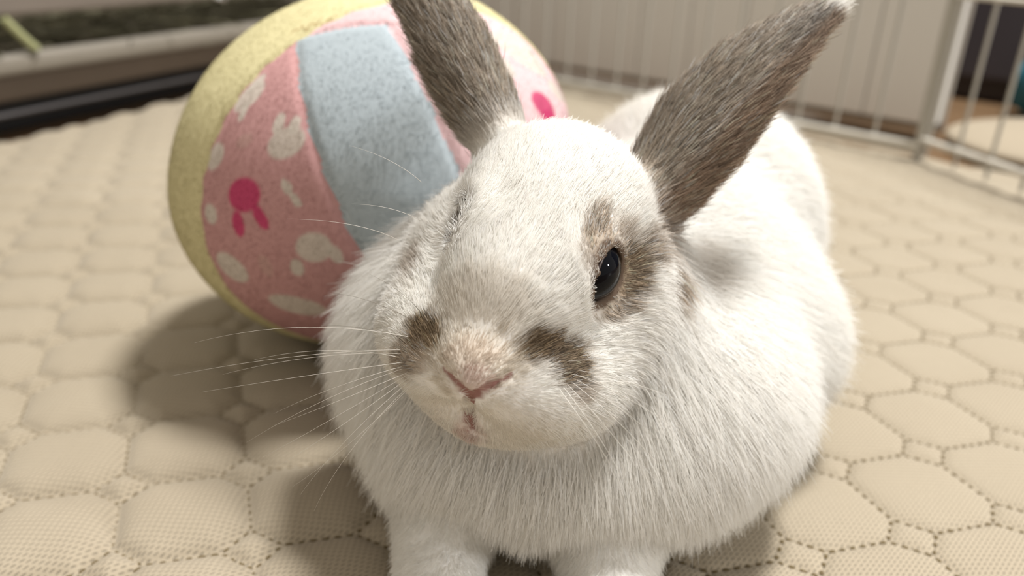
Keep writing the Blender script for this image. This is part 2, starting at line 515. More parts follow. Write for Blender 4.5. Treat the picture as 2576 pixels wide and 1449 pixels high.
def build_egg():
    n = 150
    g = np.tan(np.linspace(-math.pi / 4, math.pi / 4, n + 1))
    A, B = np.meshgrid(g, g, indexing='ij'); one = np.ones_like(A)
    pts = []; quads = []
    for k, (x, y, z) in enumerate(((one, A, B), (-one, B, A), (B, one, A), (A, -one, B), (A, B, one), (B, A, -one))):
        q = np.stack([x, y, z], -1).reshape(-1, 3); q /= np.linalg.norm(q, axis=1)[:, None]
        i = np.arange((n + 1) ** 2).reshape(n + 1, n + 1) + k * (n + 1) ** 2
        quads.append(np.stack([i[:-1, :-1], i[1:, :-1], i[1:, 1:], i[:-1, 1:]], -1).reshape(-1, 4)); pts.append(q)
    p = np.vstack(pts); Fq = np.vstack(quads)
    root = empty('plush_egg', (EC[0], EC[1], 0))
    tag(root, 'large plush egg in pink, pale blue and yellow panels behind the rabbit', 'plush toy')
    off = np.array(root.location)
    S = egg_surface(p)
    pc = p[Fq].mean(1); pc /= np.linalg.norm(pc, axis=1)[:, None]
    pan = egg_panel(pc)
    m_pl = mat('plush_cloth', attr='fcol', rough=.95, spec=.1, bump=(900, .12, .0003))
    names = ['yellow_panel', 'blue_panel', 'printed_panel', 'printed_panel']
    labs = ['pale yellow plush back and rim', 'pale blue plush stripe', 'pink plush panel printed with white and hot pink bunny shapes',
            'lighter pink plush panel printed with white shapes']
    for k in range(4):
        f = Fq[pan == k]
        u, inv = np.unique(f, return_inverse=True)
        o = mesh_np(names[k], S[u] - off, inv.reshape(-1, 4), m_pl, root)
        set_col(o, 'fcol', egg_color(p[u], np.full(len(u), k)))
        o['label'] = labs[k]
    # short pile
    T = np.vstack([Fq[:, [0, 1, 2]], Fq[:, [0, 2, 3]]])
    fac = (S[T[:, 0]] - CAM_C); nn = (p[T[:, 0]] / EA) @ EM; nn /= np.linalg.norm(nn, axis=1)[:, None]
    vis = (fac * nn).sum(1) / np.linalg.norm(fac, axis=1)
    wgt = np.where(vis < .25, 1.0, .12)
    f, uu, vv = sample_tris(S, T, 110000, wgt, 11)
    ps = p[T[f, 0]] * (1 - uu - vv)[:, None] + p[T[f, 1]] * uu[:, None] + p[T[f, 2]] * vv[:, None]
    ps /= np.linalg.norm(ps, axis=1)[:, None]
    rt = egg_surface(ps); nr = (ps / EA) @ EM; nr /= np.linalg.norm(nr, axis=1)[:, None]
    C = egg_color(ps, egg_panel(ps))
    comb = np.tile(np.array([.2, -.3, -.8]), (len(rt), 1)) + np.sin(rt[:, [1, 2, 0]] * 160) * .4
    mottle = 1 + .10 * np.sin(rt[:, 0] * 420 + 3 * np.sin(rt[:, 2] * 300)) * np.sin(rt[:, 2] * 380 + rt[:, 1] * 200)
    C = np.clip(C * (mottle * np.random.default_rng(4).uniform(.9, 1.1, len(rt)))[:, None], 0, 1)
    o = make_fur('plush_pile', rt, nr, comb, np.full(len(rt), .0010), np.full(len(rt), .8), C, C, hair_mat('pile_fibre', .8, .45, .15), root, off,
                 r0=.00013, K=4, jit=.22, clump=0, cell=.0016, seed=12, rtip=.5)
    tag(o, kind='stuff')
    return root

build_egg()

# ------------------------------------------------------------------ the rabbit: implicit body
HM = np.array([-.0005, .1874, .1054])
HX = np.array([.9708, -.1522, -.1856]); HS = np.array([-.2156, -.8928, -.3956]); HT = np.array([.1055, -.4240, .8995])
_y = math.radians(7.5); _n0 = HM + HS * .0424
HX, HS = HX * math.cos(_y) + HS * math.sin(_y), HS * math.cos(_y) - HX * math.sin(_y)
HM = _n0 - HS * .0424
HB = np.array([HX, HS, HT])

def smin(a, b, k):
    h = np.maximum(k - np.abs(a - b), 0) / k
    return np.minimum(a, b) - h * h * k * .25

def smax(a, b, k): return -smin(-a, -b, k)

def ell(X, Y, Z, c, r):
    dx, dy, dz = X - c[0], Y - c[1], Z - c[2]
    k0 = np.sqrt((dx / r[0]) ** 2 + (dy / r[1]) ** 2 + (dz / r[2]) ** 2)
    k1 = np.sqrt((dx / r[0] ** 2) ** 2 + (dy / r[1] ** 2) ** 2 + (dz / r[2] ** 2) ** 2) + 1e-9
    return k0 * (k0 - 1) / k1

def capsule(X, Y, Z, a, b, ra, rb):
    a = np.array(a, np.float32); b = np.array(b, np.float32); v = b - a
    t = np.clip(((X - a[0]) * v[0] + (Y - a[1]) * v[1] + (Z - a[2]) * v[2]) / (v @ v), 0, 1)
    return np.sqrt((X - a[0] - v[0] * t) ** 2 + (Y - a[1] - v[1] * t) ** 2 + (Z - a[2] - v[2] * t) ** 2) - (ra + (rb - ra) * t)

EYE = np.array([.0149, .0008, .0040]); EYE_R = .0085

def head_sdf(X, Y, Z, fine=True):
    dx, dy, dz = X - HM[0], Y - HM[1], Z - HM[2]
    x = dx * HX[0] + dy * HX[1] + dz * HX[2]
    s = dx * HS[0] + dy * HS[1] + dz * HS[2]
    t = dx * HT[0] + dy * HT[1] + dz * HT[2]
    ax = np.abs(x)
    mm = .001
    E_ = lambda X_, c, r: ell(X_, s, t, np.array(c) * mm, np.array(r) * mm)
    d = E_(x, (0, -18, -1), (25, 28, 22))
    d = smin(d, E_(x, (0, 4, 3), (19, 24, 13)), .010)
    d = smin(d, E_(ax, (12, -4, 7.5), (8, 13, 6)), .006)
    d = smin(d, E_(ax, (13, 1, -17), (14.5, 24, 13.5)), .010)
    d = smin(d, E_(ax, (18, -12, -18), (15, 20, 15)), .010)
    d = smin(d, E_(x, (0, 22, -6), (14.5, 20, 11.5)), .010)
    d = smin(d, E_(ax, (11, 28, -13.5), (12.5, 12.5, 11)), .007)
    d = smin(d, E_(ax, (16, 15, -23.5), (17.5, 19, 15)), .009)
    d = smin(d, E_(x, (1, 26, -28), (18, 13.5, 10)), .007)
    d = smin(d, E_(x, (0, 36.5, -3.5), (7.5, 7, 6.0)), .005)
    # lids, then the socket
    lid = E_(ax, (EYE[0] * 1e3 - .8, EYE[1] * 1e3, EYE[2] * 1e3), (6.2, 10.0, 9.8))
    d = smin(d, lid, .003)
    eye = np.sqrt((ax - EYE[0]) ** 2 + (s - EYE[1]) ** 2 + (t - EYE[2]) ** 2) - (EYE_R + .0001)
    d = smax(d, -eye, .001)
    if fine:
        # Y of the nose: two slits and the philtrum, then the mouth
        for a, b, ra, rb in SLITS:
            d = smax(d, -capsule(x, s, t, a, b, ra, rb), .0010)
    return d

SLITS = []
def trace_head(x, y):
    d = at(x, y, 1.0) - CAM_C; d /= np.linalg.norm(d)
    k = .12
    for _ in range(80):
        q = CAM_C + d * k
        k += float(head_sdf(*[np.array([c]) for c in q], False)[0]) * .8
    return HB @ (CAM_C + d * k - HM)
def slit(pts, r):
    L = [trace_head(*p) for p in pts]
    for k in range(len(L) - 1):
        SLITS.append((L[k], L[k + 1], r[k], r[k + 1]))
_n = (1181, 1000)
slit([_n, (1150, 968), (1112, 925)], (.0010, .0008, .0004))
slit([_n, (1230, 975), (1288, 942)], (.0011, .0009, .0004))
slit([_n, (1180, 1040), (1186, 1078)], (.0012, .0012, .0011))
slit([(1186, 1078), (1215, 1092)], (.0008, .0004))
slit([(1186, 1078), (1170, 1086)], (.0008, .0004))

# ears: base, tip, across direction, half-width profile
def ear_frame(b, t, facing):
    l = t - b; ln = np.linalg.norm(l); l = l / ln
    f = facing - l * (facing @ l); f /= np.linalg.norm(f)
    w_ = np.cross(f, l)
    return b, l, w_, f, ln
EARS = [ear_frame(at(1612, 520, .224), at(2118, 5, .232), np.array([-.35, -.85, .30])),
        ear_frame(at(1262, 350, .226), at(905, -300, .246), np.array([.20, -.90, .25]))]
EAR_BEND = (.0040, 0.0)
EAR_L = np.array([0, .12, .3, .5, .7, .85, .95, 1.0])
EAR_W = [np.array([9.5, 12.2, 14.8, 13.6, 9.8, 6.4, 4.2, 1.5]) * .001,
         np.array([8.5, 10.5, 11.6, 10.0, 8.6, 6.8, 4.4, 1.0]) * .001]

def ear_local(i, X, Y, Z):
    b, l, w_, f, ln = EARS[i]
    dx, dy, dz = X - b[0], Y - b[1], Z - b[2]
    a = (dx * l[0] + dy * l[1] + dz * l[2]) / ln
    s = dx * w_[0] + dy * w_[1] + dz * w_[2] - EAR_BEND[i] * np.sin(np.clip(a, 0, 1) * math.pi)
    return a, s, dx * f[0] + dy * f[1] + dz * f[2], ln


def ear_sdf(i, X, Y, Z):
    a, s, d, ln = ear_local(i, X, Y, Z)
    wd = np.interp(a, EAR_L, EAR_W[i]).astype(np.float32)
    curv = np.interp(a, [0, .3, .8, 1], [55, 24, 14, 5]).astype(np.float32)
    d0 = -curv * s * s + .006 * np.sin(np.clip(a, 0, 1) * math.pi)
    q = np.clip(np.abs(s) / wd, 0, 1)
    th = np.interp(a, [0, .15, .4, 1], [.006, .0035, .0022, .0016]).astype(np.float32) * np.sqrt(np.clip(1.03 - q * q, .02, 1))
    g = (np.abs(d - d0) - th) * .75
    g = np.maximum(g, np.abs(s) - wd)
    g = np.maximum(g, (a - 1) * ln)
    g = np.maximum(g, (-.16 - a) * ln)
    return g

PAWS = [((-.020, .205, .036), (-.0195, .186, .016), (-.0190, .172, .0115)), ((.0330, .200, .034), (.0310, .180, .014), (.0300, .166, .0105))]

def body_sdf(X, Y, Z):
    d = ell(X, Y, Z, (-.002, .224, .054), (.051, .041, .048))
    d = smin(d, ell(X, Y, Z, (.048, .226, .042), (.046, .046, .038)), .025)
    d = smin(d, ell(X, Y, Z, (.016, .202, .033), (.046, .030, .026)), .020)
    d = smin(d, ell(X, Y, Z, (.057, .280, .056), (.050, .053, .049)), .025)
    d = smin(d, ell(X, Y, Z, (.080, .338, .062), (.053, .054, .055)), .02)
    d = smin(d, ell(X, Y, Z, (.098, .275, .038), (.026, .036, .030)), .02)
    d = smin(d, ell(X, Y, Z, (.012, .216, .084), (.034, .034, .034)), .02)
    for a, b, c in PAWS:
        d = smin(d, capsule(X, Y, Z, a, b, .0150, .0125), .012)
        d = smin(d, ell(X, Y, Z, c, (.0125, .0190, .0105)), .008)
    return d

def rabbit_sdf(X, Y, Z):
    d = smin(body_sdf(X, Y, Z), head_sdf(X, Y, Z), .010)
    for i in (0, 1):
        d = smin(d, ear_sdf(i, X, Y, Z), .007)
    return d

def axis(ranges):
    out = [ranges[0][0]]
    for a, b, h in ranges:
        n = max(1, int(round((b - a) / h)))
        out += list(np.linspace(a, b, n + 1)[1:])
    return np.array(out, np.float32)

def surface_nets(ax, ay, az, fn):
    nx, ny, nz = len(ax), len(ay), len(az)
    D = np.empty((nx, ny, nz), np.float32)
    for i0 in range(0, nx, 24):
        X, Y, Z = np.meshgrid(ax[i0:i0 + 24], ay, az, indexing='ij')
        D[i0:i0 + 24] = fn(X, Y, Z)
    ins = D < 0
    sh = (nx - 1, ny - 1, nz - 1)
    acc = np.zeros(sh + (3,), np.float32); cnt = np.zeros(sh, np.float32)
    A = (ax, ay, az)
    sl = lambda o: tuple(slice(o[k], o[k] + sh[k]) for k in range(3))
    crn = [(a, b, c) for a in (0, 1) for b in (0, 1) for c in (0, 1)]
    G = np.meshgrid(ax, ay, az, indexing='ij')
    for dim in range(3):
        for o in crn:
            if o[dim]: continue
            o2 = list(o); o2[dim] = 1; o2 = tuple(o2)
            d0, d1 = D[sl(o)], D[sl(o2)]
            cr = (d0 < 0) != (d1 < 0)
            idx = np.nonzero(cr)
            t = d0[idx] / (d0[idx] - d1[idx])
            for k in range(3):
                g = G[k][sl(o)][idx]
                if k == dim: g = g + t * (G[k][sl(o2)][idx] - g)
                acc[idx + (np.full(len(idx[0]), k),)] += g
            cnt[idx] += 1
    act = cnt > 0
    vid = np.full(sh, -1, np.int64); vid[act] = np.arange(act.sum())
    V = acc[act] / cnt[act][:, None]
    Q = []
    for dim in range(3):
        u, v = [(1, 2), (2, 0), (0, 1)][dim]
        lo = [slice(1, s_) for s_ in sh]; lo[dim] = slice(0, sh[dim])
        hi = list(lo); hi[dim] = slice(1, sh[dim] + 1)
        a0, a1 = ins[tuple(lo)], ins[tuple(hi)]
        idx = np.array(np.nonzero(a0 != a1)).T
        if not len(idx): continue
        base = idx + np.array([0 if k == dim else 1 for k in range(3)])
        inside0 = a0[tuple(idx.T)]
        def cell(du, dv):
            c = base.copy(); c[:, u] -= du; c[:, v] -= dv
            return vid[tuple(c.T)]
        q = np.stack([cell(1, 1), cell(0, 1), cell(0, 0), cell(1, 0)], 1)
        q[~inside0] = q[~inside0][:, ::-1]
        Q.append(q)
    Q = np.vstack(Q); Q = Q[(Q >= 0).all(1)]
    return V, Q

gx = axis([(-.078, -.045, .0022), (-.045, .055, .0013), (.055, .155, .0022)])
gy = axis([(.128, .170, .00085), (.170, .235, .0014), (.235, .395, .0022)])
gz = axis([(-.004, .055, .0021), (.055, .102, .0009), (.102, .215, .0015)])
RV, RQ = surface_nets(gx, gy, gz, rabbit_sdf)
RT = np.vstack([RQ[:, [0, 1, 2]], RQ[:, [0, 2, 3]]])

def grad(fn, Pp, h=.0006):
    out = np.zeros_like(Pp)
    for k in range(3):
        e = np.zeros(3); e[k] = h
        a = Pp + e; b = Pp - e
        out[:, k] = fn(a[:, 0], a[:, 1], a[:, 2]) - fn(b[:, 0], b[:, 1], b[:, 2])
    return out / np.maximum(np.linalg.norm(out, axis=1), 1e-9)[:, None]

bvh = BVHTree.FromPolygons([tuple(v) for v in RV.tolist()], RQ.tolist())
def on_rabbit(x, y):
    d = at(x, y, 1.0) - CAM_C
    h = bvh.ray_cast(Vector(CAM_C), Vector(d).normalized())
    return None if h[0] is None else np.array(h[0])

# coat markings: centre, radii across / up, strength, colour
TAUPE = np.array([.27, .205, .135]); TAUPE2 = np.array([.40, .32, .24]); CREAM = np.array([.64, .565, .455]); PINK = np.array([.60, .40, .36])
SPOTS = []
for (x, y, rx, ry, k, c) in [
    (1075, 850, 62, 45, 1.0, TAUPE), (1040, 905, 55, 45, .8, TAUPE2), (1000, 920, 30, 30, .5, TAUPE2),
    (1350, 882, 70, 42, 1.0, TAUPE), (1425, 925, 62, 55, .95, TAUPE), (1450, 985, 40, 30, .5, TAUPE2),
    (1510, 590, 42, 58, .85, TAUPE2), (1565, 600, 45, 36, .6, TAUPE2), (1478, 640, 22, 50, .5, TAUPE2),
    (1580, 690, 48, 62, .95, TAUPE), (1540, 770, 60, 34, .7, TAUPE2), (1515, 690, 62, 90, .6, TAUPE2), (1620, 640, 50, 36, .6, TAUPE2),
    (1685, 690, 32, 42, .9, TAUPE2), (1740, 660, 60, 70, .25, TAUPE2),
    (1195, 790, 130, 90, .26, CREAM), (1190, 930, 120, 70, .6, CREAM), (1185, 880, 90, 50, .5, CREAM), (1190, 900, 70, 45, .15, PINK), (1660, 560, 46, 66, .7, TAUPE2), (1630, 620, 46, 40, .6, TAUPE2), (1190, 1060, 190, 80, .12, CREAM),
    (1070, 530, 30, 60, .6, TAUPE2), (1040, 670, 26, 50, .5, TAUPE2),
    (1190, 965, 46, 30, .42, PINK), (1185, 1070, 40, 36, .4, PINK)]:
    h = on_rabbit(x, y)
    if h is None: continue
    dep = (h - CAM_C) @ CAM_F
    SPOTS.append((h, rx * dep / FPX, ry * dep / FPX, k, c))

WHITE = np.array([.968, .950, .915])

def coat(Pp, r=None):
    """colour of the coat at points on the body"""
    n = len(Pp)
    X, Y, Z = Pp[:, 0], Pp[:, 1], Pp[:, 2]
    C = np.tile(WHITE, (n, 1))
    wob = .22 * np.sin(X * 900 + 2 * np.sin(Z * 700)) * np.sin(Z * 800 + Y * 600)
    for h, rx, ry, k, c in SPOTS:
        d = Pp - h
        q = np.sqrt(((d @ CAM_R) / rx) ** 2 + ((d @ CAM_U) / ry) ** 2 + ((d @ CAM_F) / (max(rx, ry) * 1.5)) ** 2)
        a = np.clip((1.25 + wob - q) / .55, 0, 1) * k
        C = C * (1 - a)[:, None] + c * a[:, None]
    for i in (0, 1):
        a, s, d, ln = ear_local(i, X, Y, Z)
        es = ear_sdf(i, X, Y, Z)
        on = np.clip((.0042 - es) / .003, 0, 1) * np.clip((a - (-.06 if i == 0 else -.03)) / .10, 0, 1)
        wd = np.interp(a, EAR_L, EAR_W[i])
        v = s / np.maximum(wd, .002)
        ec = np.tile(np.array([.41, .355, .295]), (n, 1))
        side = -1
        inner = np.clip((v * side - .30) / .12, 0, 1) if i == 0 else np.zeros(n)
        ec = ec * (1 - inner)[:, None] + np.array([.37, .285, .22]) * inner[:, None]
        band = np.exp(-((v * side - .28) / .10) ** 2) if i == 0 else np.zeros(n)
        ec = ec * (1 - .5 * band)[:, None] + np.array([.58, .50, .43]) * (.5 * band)[:, None]
        dark = np.clip((a - .62) / .15, 0, 1) * np.clip(1 - np.abs(v + .15) / .6, 0, 1)
        ec = ec * (1 - .55 * dark[:, None]) + np.array([.13, .125, .12]) * (.55 * dark)[:, None]
        tipw = np.clip((a - .895) / .03, 0, 1)
        ec = ec * (1 - tipw)[:, None] + WHITE * tipw[:, None]
        C = C * (1 - on)[:, None] + ec * on[:, None]
    # bare pink skin in the slits of nose and mouth
    q = (Pp - HM) @ HB.T * 1000
    q = q * .001
    sl_ = np.zeros(n, bool)
    for a, b, ra, rb in SLITS:
        v = b - a; t = np.clip((q - a) @ v / (v @ v), 0, 1)
        sl_ |= np.linalg.norm(q - a - v * t[:, None], axis=1) < (ra + (rb - ra) * t) * 1.28
    return C, sl_

def build_rabbit():
    root = empty('rabbit', (.035, .25, 0))
    tag(root, 'white dwarf rabbit with taupe ears and brown nose smudges lying on the pad', 'rabbit')
    off = np.array(root.location)
    skin = mat('rabbit_skin', attr='fcol', rough=.9, spec=.1)
    body = mesh_np('body', RV - off, RQ, skin, root)
    C, slit = coat(RV)
    C[slit] = np.array([.38, .205, .18])
    ql = (RV - HM) @ HB.T
    ed_ = np.minimum.reduce([np.linalg.norm(ql - EYE * np.array([s_, 1, 1]), axis=1) for s_ in (1, -1)])
    C[ed_ < EYE_R + .0022] = np.array([.16, .115, .085])
    C = C * .80
    set_col(body, 'fcol', C)
    # eyes
    eye_m = mat('eye_gloss', (.002, .0025, .0045), .04, spec=.14)
    lidm = mat('eye_rim', (.045, .028, .026), .35)
    for sgn in (1, -1):
        c = HM + HB.T @ (EYE * np.array([sgn, 1, 1]) + np.array([(.0030 if sgn < 0 else 0), 0, 0]))
        bm = bmesh.new(); bmesh.ops.create_uvsphere(bm, u_segments=40, v_segments=24, radius=EYE_R)
        bmesh.ops.translate(bm, vec=Vector(c - off), verts=bm.verts)
        e = bm_obj('eye', bm, eye_m, root, True)
        a_ = np.linspace(0, 2 * np.pi, 33)
        ring = np.stack([np.full(33, (EYE[0] + .0029) * sgn + ((.0030 if sgn < 0 else 0))), EYE[1] + .00806 * np.cos(a_), EYE[2] + .00806 * np.sin(a_)], 1)
        tube('eyelid', ring @ HB + HM - off, .00055, lidm, root, 8)
    # ---- fur
    NF = 400000
    cen = RV[RT].mean(1)
    cn = np.cross(RV[RT[:, 1]] - RV[RT[:, 0]], RV[RT[:, 2]] - RV[RT[:, 0]])
    cn /= np.maximum(np.linalg.norm(cn, axis=1), 1e-12)[:, None]
    vw = cen - CAM_C; vw /= np.linalg.norm(vw, axis=1)[:, None]
    facing = -(cn * vw).sum(1)
    X, Y, Z = cen.T
    hd = head_sdf(X, Y, Z); bd = body_sdf(X, Y, Z)
    ed = np.minimum(ear_sdf(0, X, Y, Z), ear_sdf(1, X, Y, Z))
    wgt = np.where(facing > -.35, 1.0, .15)
    wgt *= np.where(hd < .002, 2.2, 1.0) * np.where(ed < .002, 2.2, 1.0)
    qc = (cen - HM) @ HB.T
    wgt *= np.where((qc[:, 1] > .022) & (hd < .003), 3.0, 1.0)
    f, u, v = sample_tris(RV, RT, NF, wgt, 21)
    rt = RV[RT[f, 0]] * (1 - u - v)[:, None] + RV[RT[f, 1]] * u[:, None] + RV[RT[f, 2]] * v[:, None]
    nr = grad(rabbit_sdf, rt)
    X, Y, Z = rt.T
    hd = head_sdf(X, Y, Z, False); bd = body_sdf(X, Y, Z)
    e0 = ear_sdf(0, X, Y, Z); e1 = ear_sdf(1, X, Y, Z)
    sm = lambda d, w_: np.clip(1 - d / w_, 0, 1)
    wh = sm(hd, .006); wb = sm(bd, .006) * .8; we0 = sm(e0, .004) * 2; we1 = sm(e1, .004) * 2
    tot = wh + wb + we0 + we1 + 1e-6
    q = (rt - HM) @ HB.T
    # head: away from the nose, over and round the skull
    nose = HM + HB.T @ np.array([0, .050, -.002])
    ch = rt - nose; ch /= np.linalg.norm(ch, axis=1)[:, None]
    low = np.clip((-.006 - q[:, 2]) / .015, 0, 1)
    ch = ch + np.array([0, 0, -.5]) * low[:, None]
    # body: back along the flank and down; chest straight down
    back = np.clip((Y - .205) / .06, 0, 1)
    cb = np.array([.45, .55, -.34]) * back[:, None] + np.array([0.05, -.10, -1.0]) * (1 - back)[:, None]
    cb = cb + (rt - np.array([.03, .25, .05])) * np.array([6, 0, 0])
    comb = (ch * wh[:, None] + cb * wb[:, None] + EARS[0][1] * we0[:, None] + EARS[1][1] * we1[:, None])
    comb /= np.maximum(np.linalg.norm(comb, axis=1), 1e-6)[:, None]
    hl = np.interp(q[:, 1], [-.04, -.01, .015, .03, .042], [.0078, .0068, .0060, .0046, .0030])
    hl = hl * (1 + 1.3 * np.clip((-.010 - q[:, 2]) / .015, 0, 1) * np.clip((.030 - q[:, 1]) / .03, 0, 1))
    bl = np.interp(Z, [.0, .02, .05, .09], [.0075, .013, .0165, .0130])
    paw = np.minimum.reduce([np.linalg.norm(rt - np.array(p[2]), axis=1) for p in PAWS])
    bl = np.where(paw < .03, np.interp(paw, [.012, .03], [.0042, .011]), bl)
    length = (hl * wh + bl * wb + .0068 * we0 + .0068 * we1) / tot
    lift = (.24 * wh + .36 * wb + .17 * we0 + .17 * we1) / tot
    lift = lift * np.where(wh > .5, np.interp(q[:, 1], [.015, .03], [1, .45]), 1)
    # shorter hair on the lids
    eyes = np.minimum.reduce([np.linalg.norm(q - EYE * np.array([s_, 1, 1]), axis=1) for s_ in (1, -1)])
    eyes = np.where(q[:, 0] < 0, np.maximum(eyes, EYE_R + .0045), eyes)
    length = np.where(eyes < .020, np.minimum(length, np.maximum((eyes - EYE_R) * np.where(q[:, 1] > EYE[1], .8, 1.0) + .0006, .0015)), length)
    for s_ in (1, -1):
        ec_ = HM + HB.T @ (EYE * np.array([s_, 1, 1])); dv = rt - ec_
        dn = np.linalg.norm(dv, axis=1)
        comb = comb + (dv / dn[:, None]) * (np.clip((.017 - dn) / .006, 0, 1) * 1.6)[:, None]
    C, slit = coat(rt)
    keep = ~slit & (eyes > EYE_R + .0005) & (length > .0006)
    r = np.random.default_rng(5)
    var = r.normal(1, .04, len(rt))
    dark = C.mean(1) < .55
    var = np.where(dark, r.normal(1, .33, len(rt)), var)
    C0 = np.clip(C * np.clip(var, .35, 1.8)[:, None], 0.01, .975)
    pale = dark & (r.random(len(rt)) < .22)
    C0[pale] = np.clip(C0[pale] * 1.9, 0, .7)
    keepi = np.nonzero(keep)[0]
    o = make_fur('fur', rt[keepi], nr[keepi], comb[keepi], length[keepi], lift[keepi], C0[keepi], C0[keepi],
                 hair_mat('rabbit_fur'), root, off, r0=.000090, K=6, jit=(.12 + .12 * np.clip(wb / tot, 0, 1))[keepi], clump=.36, cell=.0040, grav=.15, seed=22)
    tag(o, kind='stuff')
    # ---- whiskers, one by one
    wm = mat('whisker_hair', (.62, .59, .54), .35, spec=.6)
    wd_ = mat('dark_whisker_hair', (.10, .075, .05), .35, spec=.6)
    W = [  # root px, bend px, tip px, root depth, tip depth, dark
        (1060, 458, 990, 395, 878, 366, .200, .196, 0), (1060, 556, 990, 515, 885, 513, .200, .192, 0),
        (1000, 603, 900, 552, 722, 551, .202, .196, 0), (1050, 812, 930, 745, 838, 738, .185, .190, 1),
        (1005, 848, 900, 815, 820, 820, .186, .190, 1), (1065, 795, 1020, 730, 930, 690, .185, .192, 1),
        (1040, 850, 760, 790, 490, 862, .184, .200, 0), (1020, 880, 760, 880, 430, 946, .184, .205, 0),
        (1015, 890, 800, 880, 560, 942, .184, .200, 0), (1025, 910, 760, 945, 510, 986, .184, .203, 0),
        (1010, 900, 830, 860, 640, 905, .184, .195, 0), (1020, 920, 830, 970, 690, 1040, .185, .200, 0),
        (1020, 925, 800, 1000, 620, 1113, .185, .203, 0), (1030, 935, 830, 1020, 690, 1070, .185, .198, 0),
        (1030, 940, 830, 1060, 662, 1150, .185, .200, 0), (1035, 945, 840, 1090, 700, 1172, .185, .198, 0),
        (1040, 950, 850, 1110, 755, 1245, .186, .198, 0), (1045, 955, 860, 1130, 790, 1285, .186, .198, 0),
        (1050, 955, 880, 1130, 735, 1225, .186, .200, 0),
        (1400, 885, 1520, 850, 1702, 893, .182, .180, 1), (1420, 910, 1550, 895, 1640, 920, .182, .176, 0),
        (1430, 940, 1560, 960, 1720, 1080, .182, .176, 0), (1440, 950, 1560, 1010, 1750, 1190, .182, .177, 0),
        (1420, 960, 1540, 1080, 1660, 1250, .182, .176, 0), (1400, 970, 1500, 1100, 1570, 1230, .182, .174, 0),
        (1440, 940, 1620, 1000, 1830, 1180, .182, .180, 0), (1410, 965, 1530, 1110, 1630, 1330, .182, .174, 0),
        (1430, 955, 1600, 1080, 1760, 1300, .182, .177, 0), (1445, 930, 1640, 960, 1860, 1080, .182, .182, 0)]
    for x0, y0, x1, y1, x2, y2, d0, d1, dk in W:
        h = on_rabbit(x0, y0)
        dr = d0 if h is None else (h - CAM_C) @ CAM_F + .0006
        dm = min((dr + d1) / 2 - .006, dr - .001)
        pts = bezier(at(x0, y0, dr), at(x1, y1, dm), at(x2, y2, d1), 14) - off
        tube('whisker', pts, np.linspace(.000072, .000012, 14), wd_ if dk else wm, root, 5)
    return root

build_rabbit()

# ------------------------------------------------------------------ cage along the left
def vec2(a, b):
    d = np.array(b, float) - np.array(a, float); n = np.linalg.norm(d); return d / n, n

